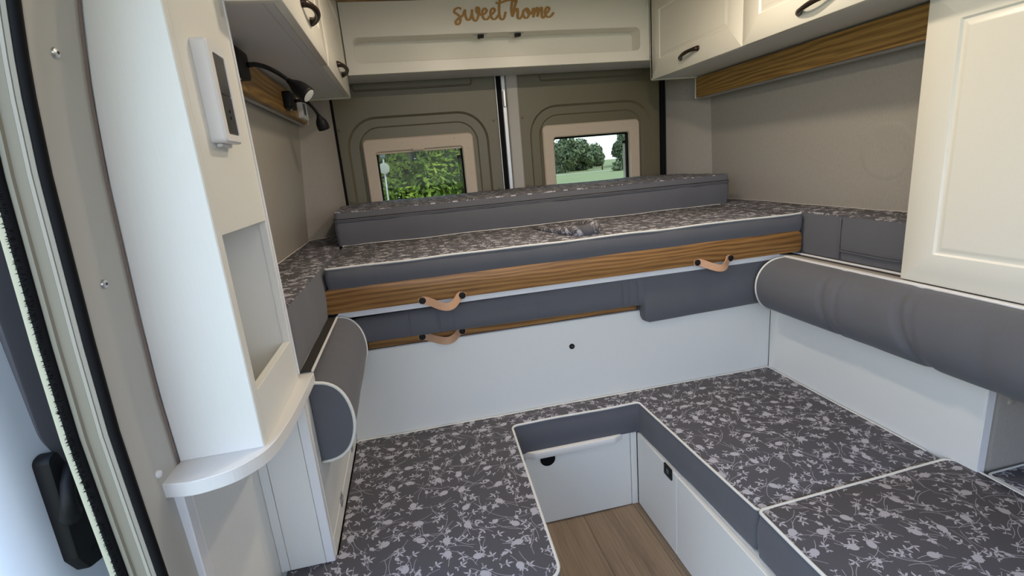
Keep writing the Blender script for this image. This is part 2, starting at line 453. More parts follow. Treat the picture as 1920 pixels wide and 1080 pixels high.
# grey lined wheel-arch post at the right end of the bench panel
bm = prism(nb(), rpoly([(1.203, .764, .018), (1.41, .764), (1.41, .95), (1.203, .95)]), 'z', 0.0, .782)
obj('wheel_arch_lining', bm, 'lining', wr, True)
obj('snap_button', disc(nb(), (1.246, .764, .545), (0, -1, 0), .008, .004), 'lining', wr, True)
B('rear_sill', 'dark', wr, -.45, 1.45, 2.37, 2.40, -.06, .80, bev=0)
B('rear_header', 'dark', wr, -.45, 1.45, 2.37, 2.40, 1.68, 1.82, bev=0)
B('rear_corner', 'dark', wr, 1.268, 1.45, 2.345, 2.40, -.06, 1.82, bev=0)
B('rear_corner', 'dark', wl, -.45, -.256, 2.345, 2.40, -.06, 1.82, bev=0)
B('nose_panel', 'beige', wl, -.45, 1.45, -1.22, -1.19, -.06, .95, bev=0)

# ------------------------------------------------------------------ rear doors with windows
def rear_door(name, x0, x1, a, wn, label, wlabel, latch):
    yd = 2.33
    d = thing(name, ((x0 + x1) / 2, yd, .9), label, 'door', None, 'structure')
    ao = rpoly([(a[0], .84, .01), (a[1], .84, .01), (a[1], 1.392, .13), (a[0], 1.392, .13)], 8)
    k = .046
    ai = rpoly([(a[0] + k, .86, .01), (a[1] - k, .86, .01), (a[1] - k, 1.352, .09), (a[0] + k, 1.352, .09)], 8)
    ou = rpoly([(x0, .0, .002), (x1, .0, .002), (x1, 1.70, .002), (x0, 1.70, .002)], 8)
    wi = rpoly([(wn[0], .93, .012), (wn[1], .93, .012), (wn[1], wn[2], .012), (wn[0], wn[2], .012)], 8)
    rings = [(ou, yd + .03), (ou, yd), (shrink(ao, -.004), yd), (shrink(ao, .005), yd + .010), (shrink(ai, -.003), yd + .011), (shrink(ai, .003), yd + .016), (shrink(wi, -.02), yd + .016), (shrink(wi, -.02), yd + .035)]
    obj('inner_skin', nest(nb(), 'y', rings, False), 'olive', d, True)
    # pressed oblong near the top
    e0, e1 = (x0 + .09, x1 - .105) if x0 < 0 else (x0 + .108, x1 - .08)
    o = rpoly([(e0, 1.503, .013), (e1, 1.503, .013), (e1, 1.56, .02), (e0, 1.56, .02)], 5)
    bm = nest(nb(), 'y', [(shrink(o, -.0045), yd + .0005), (shrink(o, -.001), yd - .006), (shrink(o, .001), yd - .006), (shrink(o, .0045), yd + .0001)], False)
    obj('pressed_rib', bm, 'olive', d, True)
    for (sx_, sz) in ((x1 - .02, 1.346), (x1 - .02, 1.045), (x0 + .012, 1.35), (x0 + .012, 1.047)):
        obj('screw', disc(nb(), (sx_, yd, sz), (0, -1, 0), .006, .003, 12), 'olive', d, True)
    w = thing('window_1' if x0 < 0 else 'window_2', ((wn[0] + wn[1]) / 2, yd, wn[2]), wlabel, 'window', None, 'structure')
    fo = rpoly([(wn[0] - .052, .875, .022), (wn[1] + .052, .875, .022), (wn[1] + .052, wn[2] + .056, .022), (wn[0] - .052, wn[2] + .056, .022)], 8)
    rings = [(fo, yd + .013), (fo, yd - .006), (shrink(fo, .005), yd - .011), (shrink(wi, -.004), yd - .011), (wi, yd - .007), (wi, yd + .05)]
    obj('frame', nest(nb(), 'y', rings, False), 'frame', w, True)
    rub = nest(nb(), 'y', [(wi, yd + .012), (shrink(wi, .007), yd + .014), (shrink(wi, .008), yd + .03), (wi, yd + .032)], False)
    obj('rubber_seal', rub, 'rubber', w, True)
    g = nb(); box(g, wn[0] - .001, wn[1] + .001, yd + .022, yd + .026, .931, wn[2], 0); obj('pane', g, 'glass', w)
    # folding stay with black end at the right edge
    st = nb(); xs = wn[1] - (.020 if x0 < 0 else .024)
    box(st, xs - .0015, xs + .0015, yd + .012, yd + .018, .95, wn[2] - .05, .0005); box(st, xs + .0055, xs + .0085, yd + .012, yd + .018, .95, wn[2] - .05, .0005)
    obj('stay_bar', st, 'black' if x0 < 0 else 'alu', w)
    obj('stay_cap', box(nb(), xs - .006, xs + .013, yd + .008, yd + .021, wn[2] - .052, wn[2] - .038, .002), 'black', w)
    if latch:
        xm = (wn[0] + wn[1]) / 2 - .006
        lb = prism(nb(), rpoly([(xm - .027, wn[2] - .004, .006), (xm + .027, wn[2] - .004, .006), (xm + .024, wn[2] + .009, .006), (xm - .024, wn[2] + .009, .006)]), 'y', yd - .020, yd - .008, .003)
        obj('latch', lb, 'frame', w, True)
        obj('blind_rail', box(nb(), wn[0] + .002, wn[1] - .002, yd - .003, yd + .008, wn[2] - .009, wn[2] + .0, .002), 'frame', w)
    for (fx, fz) in ((wn[0] - .005, wn[2] + .038), (wn[0] + .12, wn[2] + .038), (wn[1] - .03, wn[2] + .038), (wn[1] + .03, wn[2] - .01), (wn[1] + .03, wn[2] - .12), (wn[0] - .03, wn[2] - .08)):
        obj('screw_cover', disc(nb(), (fx, yd - .011, fz), (0, -1, 0), .0055, .0012, 12), 'frame', w, True)
rear_door('door_1', -.252, .452, (-.215, .398), (-.104, .276, 1.246), 'olive grey van rear door left of the black gap', 'cream-framed rear window with a bush close behind the glass', True)
rear_door('door_2', .553, 1.248, (.600, 1.208), (.706, 1.086, 1.251), 'olive grey van rear door right of the pale post', 'cream-framed rear window looking over a meadow', False)
tm = thing('trim_1', (.49, 2.33, .9), 'black rubber gap and pale metal post between the rear doors', 'door seal', None, 'structure')
B('rubber_seal', 'rubber', tm, .452, .482, 2.345, 2.40, 0, 1.75, bev=0)
B('steel_edge', 'alu', tm, .4505, .4545, 2.322, 2.36, 0, 1.75, bev=.001)
B('lock_strip', 'alu', tm, .480, .500, 2.336, 2.37, 0, 1.75, bev=.003)
B('post', 'post', tm, .500, .553, 2.322, 2.37, 0, 1.75, bev=.004)
B('lock_bolt', 'metal', tm, .484, .496, 2.328, 2.336, 1.40, 1.47, bev=.002)
t2 = thing('trim_2', (1.26, 2.33, .9), 'black rubber seal beside the right rear pillar', 'door seal', None, 'structure')
obj('rubber_seal', prism(nb(), rpoly([(1.247, 2.312, .008), (1.272, 2.312, .008), (1.272, 2.37), (1.247, 2.37)]), 'z', 0, 1.75), 'rubber', t2, True)
t3 = thing('trim_3', (-.257, 2.33, .9), 'thin black rubber seal beside the left rear pillar', 'door seal', None, 'structure')
obj('rubber_seal', prism(nb(), rpoly([(-.263, 2.318, .004), (-.252, 2.318, .004), (-.252, 2.37), (-.263, 2.37)]), 'z', 0, 1.75), 'rubber', t3, True)

# ------------------------------------------------------------------ door pillar at the sliding door (left edge of the photo)
CP = [(0, -.338), (.4, -.354), (.68, -.360), (.781, -.3625), (.886, -.3645), (.993, -.362), (1.092, -.358), (1.177, -.3545), (1.27, -.347), (1.322, -.340), (1.372, -.3325), (1.55, -.296), (1.80, -.229)]
def curve_strip(prof, z0=0., z1=1.77, n=48, closed=False):
    bm = nb(); rings = [[(interp(z0 + (z1 - z0) * k / n, CP) + dx, y, z0 + (z1 - z0) * k / n) for dx, y in prof] for k in range(n + 1)]
    loft(bm, rings, closed, closed); return bm
pl = thing('door_pillar', (-.37, .66, .0), 'beige painted metal pillar beside the open sliding door', 'pillar', None, 'structure')
obj('pillar_skin', curve_strip([(.0, .7085), (.0, .70), (.0, .622), (-.003, .617), (-.010, .615), (-.03, .640), (-.03, .7085)], closed=True), 'beige', pl, 'all')
ds = thing('trim_4', (-.38, .61, .0), 'black rubber door seal running down the beige pillar', 'door seal', None, 'structure')
obj('rubber_bead', curve_strip([(-.0005, .618), (.0002, .6125), (-.003, .6105), (-.007, .6105), (-.0100, .613), (-.0100, .620)], closed=True), 'rubber', ds, 'all')
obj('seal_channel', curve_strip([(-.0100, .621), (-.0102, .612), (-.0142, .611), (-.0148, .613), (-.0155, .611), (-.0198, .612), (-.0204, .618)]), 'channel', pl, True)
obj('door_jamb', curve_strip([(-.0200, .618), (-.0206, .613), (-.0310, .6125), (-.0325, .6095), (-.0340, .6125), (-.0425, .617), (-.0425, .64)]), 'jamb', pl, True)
obj('flange', curve_strip([(-.0425, .6205), (-.0520, .6125), (-.0575, .6105), (-.0588, .6125), (-.0583, .63)]), 'flange', pl, True)
hb = nb()
for k in range(2600):
    z = random.uniform(.45, 1.6); c = interp(z, CP); x0 = c - .0455 - random.random() * .0062; y0 = .6145
    L = random.uniform(.0015, .0042); a = random.uniform(-.5, .2)
    p0 = Vector((x0, y0 - .001, z)); p1 = p0 + Vector((-L * .55, -L, L * a)); s = Vector((0, 0, .0009))
    hb.faces.new([hb.verts.new(q) for q in (p0 - s, p0 + s, p1)])
o = obj('brush_hairs', hb, 'rubber', ds); o['kind'] = 'stuff'
obj('brush_base', curve_strip([(-.0415, .622), (-.0425, .6150), (-.0490, .6118), (-.0515, .6118), (-.0515, .624)], closed=True), 'rubber', ds, 'all')
for (y, z) in ((.656, 1.304), (.656, 1.054), (.660, .798)):
    bm = disc(nb(), (interp(z, CP), y, z), (1, -.1, 0), .0055, .003, 14); obj('screw', bm, 'metal' if z > .9 else 'edge_white', pl, True)
    if z > .9: obj('screw_hole', disc(nb(), (interp(z, CP) + .0028, y, z), (1, -.1, 0), .0018, .0016, 10, 0), 'dark', pl)
# sliding door standing open outside
sd = thing('door_3', (-.55, .9, -.2), 'white sliding door slid open beyond the brush seal', 'door', None, 'structure')
prof = [(-.500, 1.7), (-.500, .668), (-.5015, .650), (-.508, .634), (-.520, .620), (-.54, .612), (-.62, .606), (-.63, .62), (-.63, 1.7)]
rings = [[(x - (z - .9) * .03, y, z) for x, y in prof] for z in (-.35, .2, .6, .9, 1.2, 1.5, 1.85)]
bm = nb(); loft(bm, rings); obj('door_shell', bm, 'van_white', sd, True)
bm = prism(nb(), rpoly([(.690, 1.45, .04), (.690, .860, .06), (.726, .775, .035), (.84, .705, .04), (1.5, .70, .03), (1.5, 1.45, .03)], 8), 'x', -.506, -.4965, .003)
obj('trim_panel', bm, 'door_panel', sd, True)
bm = prism(nb(), rpoly([(.664, .842, .010), (.683, .846, .008), (.700, .800, .01), (.738, .72, .01), (.728, .658, .012), (.672, .672, .012), (.658, .70, .01)], 5), 'x', -.499, -.478, .004, 2)
h = obj('handle_plate', bm, 'black', sd, True)
bm = tube(nb(), [(-.482, .676, .756), (-.472, .660, .762), (-.467, .654, .772), (-.465, .655, .788), (-.467, .665, .806), (-.470, .684, .823)], [.012, .012, .010, .008, .0075, .0065], 10)
obj('handle_lever', bm, 'black', h, 'all')
obj('plate_screw', disc(nb(), (-.478, .690, .690), (1, 0, 0), .005, .002, 14), 'black', h, True)

# ------------------------------------------------------------------ left pillar cabinet with niche, shelf and lower cabinet
tw = thing('pillar_cabinet', (-.30, .84, .782), 'tall narrow white cabinet with open niche, standing on the curved shelf', 'cabinet')
pts = [(-.249, .781), (-.249, 1.785)] + [(interp(1.785 - (1.785 - .781) * k / 24, CP) + .0005, 1.785 - (1.785 - .781) * k / 24) for k in range(25)]
obj('front_panel', prism(nb(), pts, 'y', .715, .731, .0015, 1), 'white', tw)
oo = rrect(.7315, .9685, .781, 1.785, .0005, 2); ii = rrect(.7375, .9585, .862, 1.089, .001, 2)
obj('side_panel', plate_hole(nb(), 'x', oo, ii, -.2492, -.2612, .0008), 'white', tw)
nb_ = nb(); box(nb_, -.345, -.340, .7315, .967, .782, 1.785, 0); box(nb_, -.34, -.2612, .7315, .7365, .782, 1.12, 0); box(nb_, -.34, -.2612, .962, .967, .782, 1.785, 0); box(nb_, -.34, -.2612, .7365, .962, 1.089, 1.10, 0)
obj('niche_liner', nb_, 'white', tw)
B('edge_strip', 'edge_white', tw, -.2492, -.2465, .9665, .9715, .79, 1.785, bev=.0006)
obj('felt_edge', curve_strip([(.0012, .7147), (.0016, .7115), (.0005, .7088), (-.0030, .7080), (-.0055, .7105), (-.0050, .7147)], .781, 1.785, closed=True), 'felt', tw, 'all')
so = thing('socket_panel', (-.249, .81, 1.28), 'white surface frame with dark socket insert on the tall pillar cabinet', 'socket')
obj('housing', nest(nb(), 'x', [(rrect(.776, .847, 1.212, 1.346, .006), -.249), (rrect(.776, .847, 1.212, 1.346, .006), -.232), (rrect(.7785, .8445, 1.2145, 1.3435, .006), -.229), (rrect(.7915, .8395, 1.2235, 1.3305, .004), -.229), (rrect(.7920, .8390, 1.2240, 1.3300, .004), -.2320)], True), 'edge_white', so, True)
obj('switch_insert', box(nb(), -.236, -.2300, .7925, .8385, 1.2777, 1.3295, .0008), 'socket', so)
obj('outlet_insert', box(nb(), -.236, -.2300, .7925, .8385, 1.2245, 1.2772, .0008), 'socket', so)
for (y, z) in ((.817, 1.256), (.817, 1.247)): obj('outlet_hole', disc(nb(), (-.2302, y, z), (1, 0, 0), .0022, .0008, 10, 0), 'rubber', so)
obj('foot', box(nb(), -.249, -.241, .790, .836, 1.207, 1.213, .002), 'edge_white', so)

sh = thing('curved_shelf', (-.30, .8, .76), 'curved white shelf board beneath the tall pillar cabinet', 'shelf')
o = [(-.364, .9905), (-.364, .662)]
cv = [(-.364, .662), (-.325, .655), (-.285, .665), (-.262, .683), (-.244, .71), (-.234, .755), (-.228, .845), (-.226, .9905)]
# smooth the front curve (Catmull-Rom)
sm = []
for i in range(len(cv) - 1):
    p0 = Vector(cv[max(i - 1, 0)]); p1 = Vector(cv[i]); p2 = Vector(cv[i + 1]); p3 = Vector(cv[min(i + 2, len(cv) - 1)])
    for k in range(5):
        t = k / 5; sm.append(.5 * ((2 * p1) + (p2 - p0) * t + (2 * p0 - 5 * p1 + 4 * p2 - p3) * t * t + (3 * p1 - p0 - 3 * p2 + p3) * t ** 3))
sm.append(Vector(cv[-1]))
obj('shelf_board', prism(nb(), [Vector((-.364, .9905))] + sm, 'z', .760, .781, .0012, 1), 'shelf_white', sh)
lc = thing('lower_cabinet', (-.30, .9, .38), 'white lower cabinet below the curved shelf, left of the seat cushion', 'cabinet')
B('side_panel', 'white', lc, -.3530, -.3505, .6997, .945, .0, .7595)
B('front_edge', 'edge_white', lc, -.372, -.3503, .678, .6995, .0, .7595)
B('back_panel', 'white', lc, -.372, -.353, .70, .945, .0, .7595)
B('corner_post', 'white', lc, -.3500, -.333, .942, .957, .378, .7595, bev=.0008)
B('front_panel', 'white', lc, -.3322, -.2625, .9425, .957, .378, .7595, bev=.0008)
B('corner_post', 'edge_white', lc, -.2617, -.244, .942, .957, .378, .7595, bev=.0008)
sp = thing('bench_panel', (-.25, 1.2, .38), 'white side panel with hinged flap behind the left bolster', 'panel')
B('upper_panel', 'white', sp, -.262, -.243, .9575, 1.4355, .4205, .7785)
B('flap', 'white', sp, -.262, -.243, .9575, 1.4355, .377, .4195)
for y in (1.09, 1.33):
    hg = nb(); box(hg, -.2432, -.2405, y - .012, y + .012, .406, .4195, .0006); tube(hg, [(-.2405, y - .012, .42), (-.2405, y + .012, .42)], .0022, 8); box(hg, -.2432, -.2405, y - .012, y + .012, .4205, .434, .0006)
    obj('hinge', hg, 'metal', sp)

# ------------------------------------------------------------------ ledges and bed platform
lg = thing('bed_ledge', (-.33, 1.5, .76), 'white ledge with dark slide rail beside the left bed cushion', 'ledge')
B('ledge_board', 'edge_white', lg, -.400, -.2270, .994, 1.434, .779, .782)
B('slide_rail', 'dark', lg, -.2520, -.2305, .992, 1.40, .782, .7845, bev=0)
B('rail_edge', 'edge_white', lg, -.2305, -.2268, .994, 1.40, .782, .7855, bev=.0005)
B('ledge_support', 'white', lg, -.400, -.266, .992, 1.434, .0, .7615)
rg = thing('bed_ledge', (1.3, 1.2, .76), 'white ledge with brown slide rail beside the right bed cushion', 'ledge')
B('front_lip', 'edge_white', rg, 1.172, 1.188, .25, 1.4355, .760, .785)
B('ledge_board', 'lining', rg, 1.188, 1.212, .25, 1.44, .762, .783, bev=0)
B('slide_rail', 'dark', rg, 1.212, 1.236, 1.0, 1.44, .762, .781, bev=0)
B('rail_edge', 'edge_white', rg, 1.236, 1.245, 1.0, 1.44, .762, .785, bev=.001)
B('ledge_support', 'white', rg, 1.245, 1.398, .96, 1.44, .0, .782)
pf = thing('bed_platform', (.5, 1.9, .4), 'white bed platform carrying the raised mattress', 'bed')
B('platform_board', 'white', pf, -.262, 1.23, 1.52, 2.31, .762, .784)
B('platform_board', 'white', pf, -.395, -.262, 1.445, 2.10, .762, .784)
B('platform_board', 'white', pf, 1.23, 1.398, 1.445, 2.10, .762, .784)
B('slide_board', 'white', pf, -.235, 1.225, 1.40, 2.31, .788, .858)
B('rear_riser', 'white', pf, -.235, 1.225, 1.835, 2.31, .8585, .9105)
B('front_strip', 'edge_white', pf, -.228, 1.172, 1.398, 1.436, .772, .790)
# white panel behind the bench
bp = thing('bench_panel', (.45, 1.44, .38), 'long white panel behind the bench with a black round lock', 'panel')
o = [(-.243, .30), (1.177, .30), (1.177, .771), (.716, .771), (.712, .6535), (-.243, .6535)]
obj('panel', prism(nb(), o, 'y', 1.436, 1.452, .001, 1), 'white', bp)
obj('trim_strip', box(nb(), -.17, .712, 1.4335, 1.455, .6535, .6575, .0008), 'alu', bp)
lk = obj('lock', disc(nb(), (.454, 1.436, .568), (0, -1, 0), .0088, .005, 20, .1), 'black', bp, True)
obj('lock_slot', disc(nb(), (.454, 1.4305, .568), (0, -1, 0), .004, .0012, 14, .1), 'socket', lk, True)
rp = thing('bench_panel', (1.18, 1.1, .38), 'white side panel behind the right bolster', 'panel')
B('panel', 'white', rp, 1.177, 1.199, .7645, 1.4355, .30, .7595)
B('end_strip', 'edge_white', rp, 1.177, 1.199, .7615, .764, .30, .7595, bev=.0004)

def strap(x0, x1, z, yf, drop, bow, parent):
    n = 22; c = []
    for k in range(n + 1):
        t = k / n; s = sin(pi * min(1, max(0, (t - .06) / .88))); skew = t + .09 * sin(2 * pi * t)
        c.append(Vector((x0 + (x1 - x0) * t + .012 * s, yf - .002 - bow * s ** 1.3, z - drop * s ** 1.2)))
    rings = []
    ext = [c[0] + Vector((-.011, 0, 0))] + c + [c[-1] + Vector((.011, 0, 0))]
    for i, p in enumerate(ext):
        t = (ext[min(i + 1, len(ext) - 1)] - ext[max(i - 1, 0)]).normalized()
        w = Vector((0, .25, 1)); w = (w - t * w.dot(t)).normalized(); nn = t.cross(w)
        hw = .011 if 0 < i < len(ext) - 1 else .006
        rings.append([p + w * hw + nn * .0013, p - w * hw + nn * .0013, p - w * hw - nn * .0013, p + w * hw - nn * .0013])
    bm = nb(); loft(bm, rings); s_ = obj('strap', bm, 'leather', parent, True)
    for x in (x0, x1): obj('screw', disc(nb(), (x, yf - .003, z), (0, -1, 0), .0098, .004, 20, .1), 'black', parent, True)
def leather(x0, x1, z, yf, label, par, drop=.022, bow=.022):
    e = bpy.data.objects.new('leather_handle', None); COL.objects.link(e); e.parent = par; ORG[e] = ORG[par]; e['label'] = label; e.empty_display_size = .03
    strap(x0, x1, z, yf, drop, bow, e)
sb_ = thing('bed_slide', (.5, 1.385, .79), 'oak front board of the pull-out bed with two tan leather handles', 'bed board')
obj('front_board', prism(nb(), rpoly([(-.252, .7925, .006), (1.237, .7925, .012), (1.237, .8615, .020), (-.252, .8615, .014)]), 'y', 1.380, 1.397, .0015), 'oak', sb_, True)
leather(.006, .119, .7985, 1.380, 'tan leather handle with black screws, left end', sb_)
leather(.860, .976, .8015, 1.380, 'tan leather handle with black screws, right end', sb_)
lb = thing('bed_slide', (.3, 1.45, .66), 'second oak board half hidden behind the grey backrest, with leather handle', 'bed board')
obj('front_board', prism(nb(), rpoly([(-.165, .6585), (.680, .6585, .004), (.690, .70, .004), (.690, .735, .01), (-.165, .735, .01)]), 'y', 1.4385, 1.452, .0012), 'oak', lb, True)
leather(-.008, .112, .6735, 1.4385, 'tan leather handle under the grey backrest', lb, .014, .03)
B('steel_runner', 'alu', lb, .690, .7115, 1.4385, 1.452, .6585, .67, bev=.001)

# ------------------------------------------------------------------ bed cushions
zb = .9165
cushion('side_mattress', (-.33, 1.6, .785), 'grey floral bed cushion along the left wall', 'cushion',
        rpoly([(-.2525, .978, .01), (-.2525, 2.20, .01), (-.300, 2.215, .01), (-.402, 2.112, .01), (-.399, .978, .01)]), zb, .786, wav=.003, pipe=.0028, mats=('floral_b', 'fabric'), skip=lambda x, y: x > -.266 or y < 1.0)
smr = cushion('side_mattress', (1.32, 1.5, .785), 'grey floral bed cushion along the right wall', 'cushion',
        rpoly([(1.249, 1.005, .01), (1.394, 1.005, .01), (1.394, 2.108, .01), (1.305, 2.20, .01), (1.249, 2.20, .01)]), zb, .786, wav=.003, pipe=.0028, mats=('floral_b', 'fabric'), skip=lambda x, y: x < 1.264 or y < 1.03)
sl = nb(); tube(sl, [(1.2435, 1.238, .79), (1.242, 1.240, .85), (1.2435, 1.242, .914)], .0022, 6); obj('side_seam', sl, 'fabric', smr, 'all')
sl = nb(); tube(sl, [(1.2425, 1.0, .814), (1.2415, 1.12, .813), (1.2425, 1.236, .815)], .0018, 6); tube(sl, [(1.2425, 1.0, .821), (1.2415, 1.12, .820), (1.2425, 1.236, .822)], .0012, 6); obj('zipper', sl, 'fabric', smr, 'all')
cm = cushion('bed_mattress', (.5, 1.6, .862), 'long thin grey floral mattress across the bed, white piping front and back', 'mattress',
        rpoly([(-.238, 1.382, .008), (1.234, 1.382, .008), (1.234, 1.822, .006), (-.238, 1.822, .006)]), zb, .8595, wav=.0035, pipe=.0034, skip=lambda x, y: 1.395 < y < 1.81)
# crumpled fold of cover fabric lying on the mattress
fb = nb(); key = [(.425, 1.735, .001), (.442, 1.62, .012), (.468, 1.50, .022), (.505, 1.425, .031), (.548, 1.425, .036), (.583, 1.48, .036), (.603, 1.57, .030), (.612, 1.66, .018), (.618, 1.75, .002)]
rings = []; cen = Vector((.535, 1.62, 0))
for i in range(len(key) - 1):
    p0, p1, p2, p3 = [Vector(key[min(max(i + j, 0), len(key) - 1)]) for j in (-1, 0, 1, 2)]
    for k in range(8):
        u = k / 8; c = .5 * ((2 * p1) + (p2 - p0) * u + (2 * p0 - 5 * p1 + 4 * p2 - p3) * u * u + (3 * p1 - p0 - 3 * p2 + p3) * u ** 3)
        dr = cen - Vector((c.x, c.y, 0)); L_ = dr.length; dr.normalize(); hh = max(.0005, c.z); b0 = Vector((c.x, c.y, zb + .002))
        rings.append([b0 + Vector((0, 0, hh * f)) + dr * min(inn * hh / .03, L_ * .9) for f, inn in ((0, 0), (.35, -.004), (.7, .0), (.92, .008), (1.0, .020), (.93, .034), (.70, .044), (.3, .048), (0, .05))])
vs = loft(fb, rings, False, False); uvl = fb.loops.layers.uv.new('UVMap'); st_ = {}; acc = 0
for i, r in enumerate(vs):
    if i: acc += (r[4].co - vs[i - 1][4].co).length
    d = 0
    for j, v_ in enumerate(r):
        if j: d += (v_.co - r[j - 1].co).length
        st_[v_] = (acc, d * 1.3 + .43)
for f_ in fb.faces:
    for lp in f_.loops: lp[uvl].uv = st_[lp.vert]
obj('crumpled_fold', fb, 'floral_c', cm, 'all')
bc = cushion('back_cushion', (.5, 2.0, .917), 'long grey floral cushion with zipper standing against the rear doors', 'cushion',
        rpoly([(-.252, 1.822, .012), (1.275, 1.822, .012), (1.262, 2.20, .03), (1.18, 2.306, .02), (-.20, 2.306, .03), (-.27, 2.20, .03)]), 1.034, .9185, pipe=0, wav=.004, puff=.006)
for dz, r in ((0, .0022), (.005, .0014), (-.005, .0018)):
    zp = nb(); oo = shrink(rpoly([(-.252, 1.822, .012), (1.275, 1.822, .012), (1.262, 2.20, .03), (-.27, 2.20, .03)]), -.0052)
    tube(zp, [(q.x, q.y, 1.008 + dz) for q in resample(oo, .05)], r, 6, True); obj('zipper', zp, 'dark' if r == .0014 else 'fabric', bc, 'all')

# ------------------------------------------------------------------ backrest and bolsters
def crease(x, items): return sum(a * math.exp(-((x - c) / w) ** 2) for c, w, a in items)
br = thing('backrest_pad', (.45, 1.41, .62), 'stepped grey backrest pad hanging on the panel below the oak board', 'cushion')
GA = [(-.041, .004, .0035), (.043, .004, .004), (.083, .005, .002), (.34, .004, .0018), (.52, .006, .0015), (.618, .005, .003), (.64, .004, .0025), (.668, .005, .003)]
xs = []; x = -.224
while x < 1.150: xs.append(x); x += .0022 if (-.06 < x < .1 or .33 < x < .35 or .60 < x < .73) else .012
rings = []
for x in xs:
    top = interp(x, [(-.224, .753), (-.18, .762), (.1, .768), (.7, .776), (1.05, .784), (1.15, .772)])
    bot = interp(x, [(-.224, .690), (.688, .678), (.690, .640), (.698, .622), (.712, .616), (1.15, .626)])
    c = crease(x, GA); h = (top - bot) / 2; zc = (top + bot) / 2; ring = []
    edge = min(1, (x + .224) / .012 + .05, (1.152 - x) / .012 + .05)
    for k in range(15):
        a = -pi / 2 + pi * k / 14; ex = .42
        yy = -abs(cos(a)) ** ex * .044 * edge; zz = (abs(sin(a)) ** .8) * (1 if sin(a) > 0 else -1) * h
        w = noise.noise(Vector((x * 9, a, 1.7))) * .002
        ring.append((x, 1.434 + yy + c + w, zc + zz))
    rings.append(ring)
bm = nb(); loft(bm, rings, True); obj('pad', bm, 'fabric', br, 'all')
def bolster(name, label, xw, sgn, y0, y1, zcs, rx, rz, cre, pipes, base):
    t = thing(name, (xw, (y0 + y1) / 2, zcs[0] - rz), label, 'bolster')
    n = int((y1 - y0) / .006); rings = []; zcen = lambda y: zcs[0] + (zcs[1] - zcs[0]) * (y - y0) / (y1 - y0)
    for i in range(n + 1):
        y = y0 + (y1 - y0) * i / n; ring = []
        for k in range(25):
            a = -pi / 2 + pi * k / 24
            f = 1 - sum(am * math.exp(-((y - cy - sl_ * sin(a)) / w) ** 2) for cy, w, am, sl_ in cre)
            f += noise.noise(Vector((y * 7, a * 1.3, base))) * .018
            ring.append((xw - sgn * .0015 - sgn * rx * f * abs(cos(a)) ** .72, y, zcen(y) + rz * (1 + (f - 1) * .2) * sin(a)))
        rings.append(ring)
    b1 = nb(); loft(b1, rings, True, False); obj('cover', b1, 'fabric', t, 'all')
    for y, w in ((y0, -1), (y1, 1)):
        e = rings[0] if w < 0 else rings[-1]; cen = Vector((xw - sgn * rx * .4, y + w * .004, zcen(y)))
        b2 = nb(); r2 = [Vector(q).lerp(cen, .5) + Vector((0, w * .003, 0)) for q in e]; r3 = [Vector(q).lerp(cen, .93) + Vector((0, w * .004, 0)) for q in e]
        vs = loft(b2, [e, r2, r3], True, False); b2.faces.new(vs[-1]); obj('end_panel', b2, 'fabric', t, 'all')
        if w in pipes: obj('piping', tube(nb(), e, .0034, 6), 'piping', t, 'all')
    return t
bolster('bolster', 'grey half-round bolster with white piped end beside the curved shelf', -.243, -1, .986, 1.388, (.672, .692), .077, .088, [(1.2, .05, .01, .01)], (-1, 1), 1.)
bolster('bolster', 'long grey half-round bolster with creases along the right panel', 1.1755, 1, .20, 1.376, (.694, .694), .104, .087,
        [(1.115, .009, .09, .03), (1.07, .006, .04, .02), (.885, .011, .12, .045), (.86, .008, .05, .035), (.72, .02, .03, .02), (.60, .02, .03, .02), (1.0, .03, .02, .01)], (1,), 4.)

# ------------------------------------------------------------------ bench: base and seat cushions
bb = thing('seat_box', (.9, .9, 0), 'white bench base under the right seat with a black push latch', 'bench')
B('front_panel', 'white', bb, .633, .650, 1.1115, 1.357, .002, .268)
B('front_panel', 'white', bb, .633, .650, .20, 1.1095, .002, .268)
B('bench_top', 'white', bb, .650, 1.17, .20, 1.357, .250, .268)
B('bench_side', 'white', bb, .650, 1.17, .18, .20, .002, .25)
ltc = obj('push_latch', nest(nb(), 'x', [(rrect(1.133, 1.177, .236, .272, .004), .633), (rrect(1.133, 1.177, .236, .272, .004), .630), (rrect(1.141, 1.169, .243, .265, .003), .6295), (rrect(1.142, 1.168, .244, .264, .003), .632)], True), 'black', bb, True)
obj('latch_tongue', box(nb(), .6295, .632, 1.147, 1.163, .246, .262, .0006), 'socket', ltc)
nc = thing('seat_box', (.42, 1.37, 0), 'white bench base at the back of the footwell with a round black finger hole', 'bench')
B('front_panel', 'white', nc, .2545, .6085, 1.3575, 1.372, .002, .283)
B('corner_post', 'white', nc, .6105, .632, 1.358, 1.372, .0, .283)
B('corner_post', 'white', nc, .19, .2525, 1.358, 1.372, .0, .283)
B('bench_top', 'white', nc, -.243, 1.17, 1.372, 1.435, .26, .2745)
obj('finger_hole', disc(nb(), (.328, 1.3572, .236), (0, -1, 0), .0245, .0015, 28, 0), 'rubber', nc, True)
pt = thing('pull_out_step', (.42, 1.35, .255), 'rounded white board edge peeping out under the rear seat cushion', 'board')
obj('board', prism(nb(), rpoly([(.252, 1.3572), (.285, 1.338, .02), (.548, 1.338, .02), (.582, 1.3572)], 5), 'z', .2525, .2765, .004, 2), 'shelf_white', pt, True)
bl_ = thing('seat_box', (0, 1.0, 0), 'white bench base under the left arm of the seat cushion', 'bench')
B('front_panel', 'white', bl_, .172, .187, .80, 1.357, .0, .27)
B('bench_top', 'white', bl_, -.243, .172, .80, 1.357, .25, .27)
B('bench_end', 'white', bl_, -.243, .172, .79, .80, .0, .27)
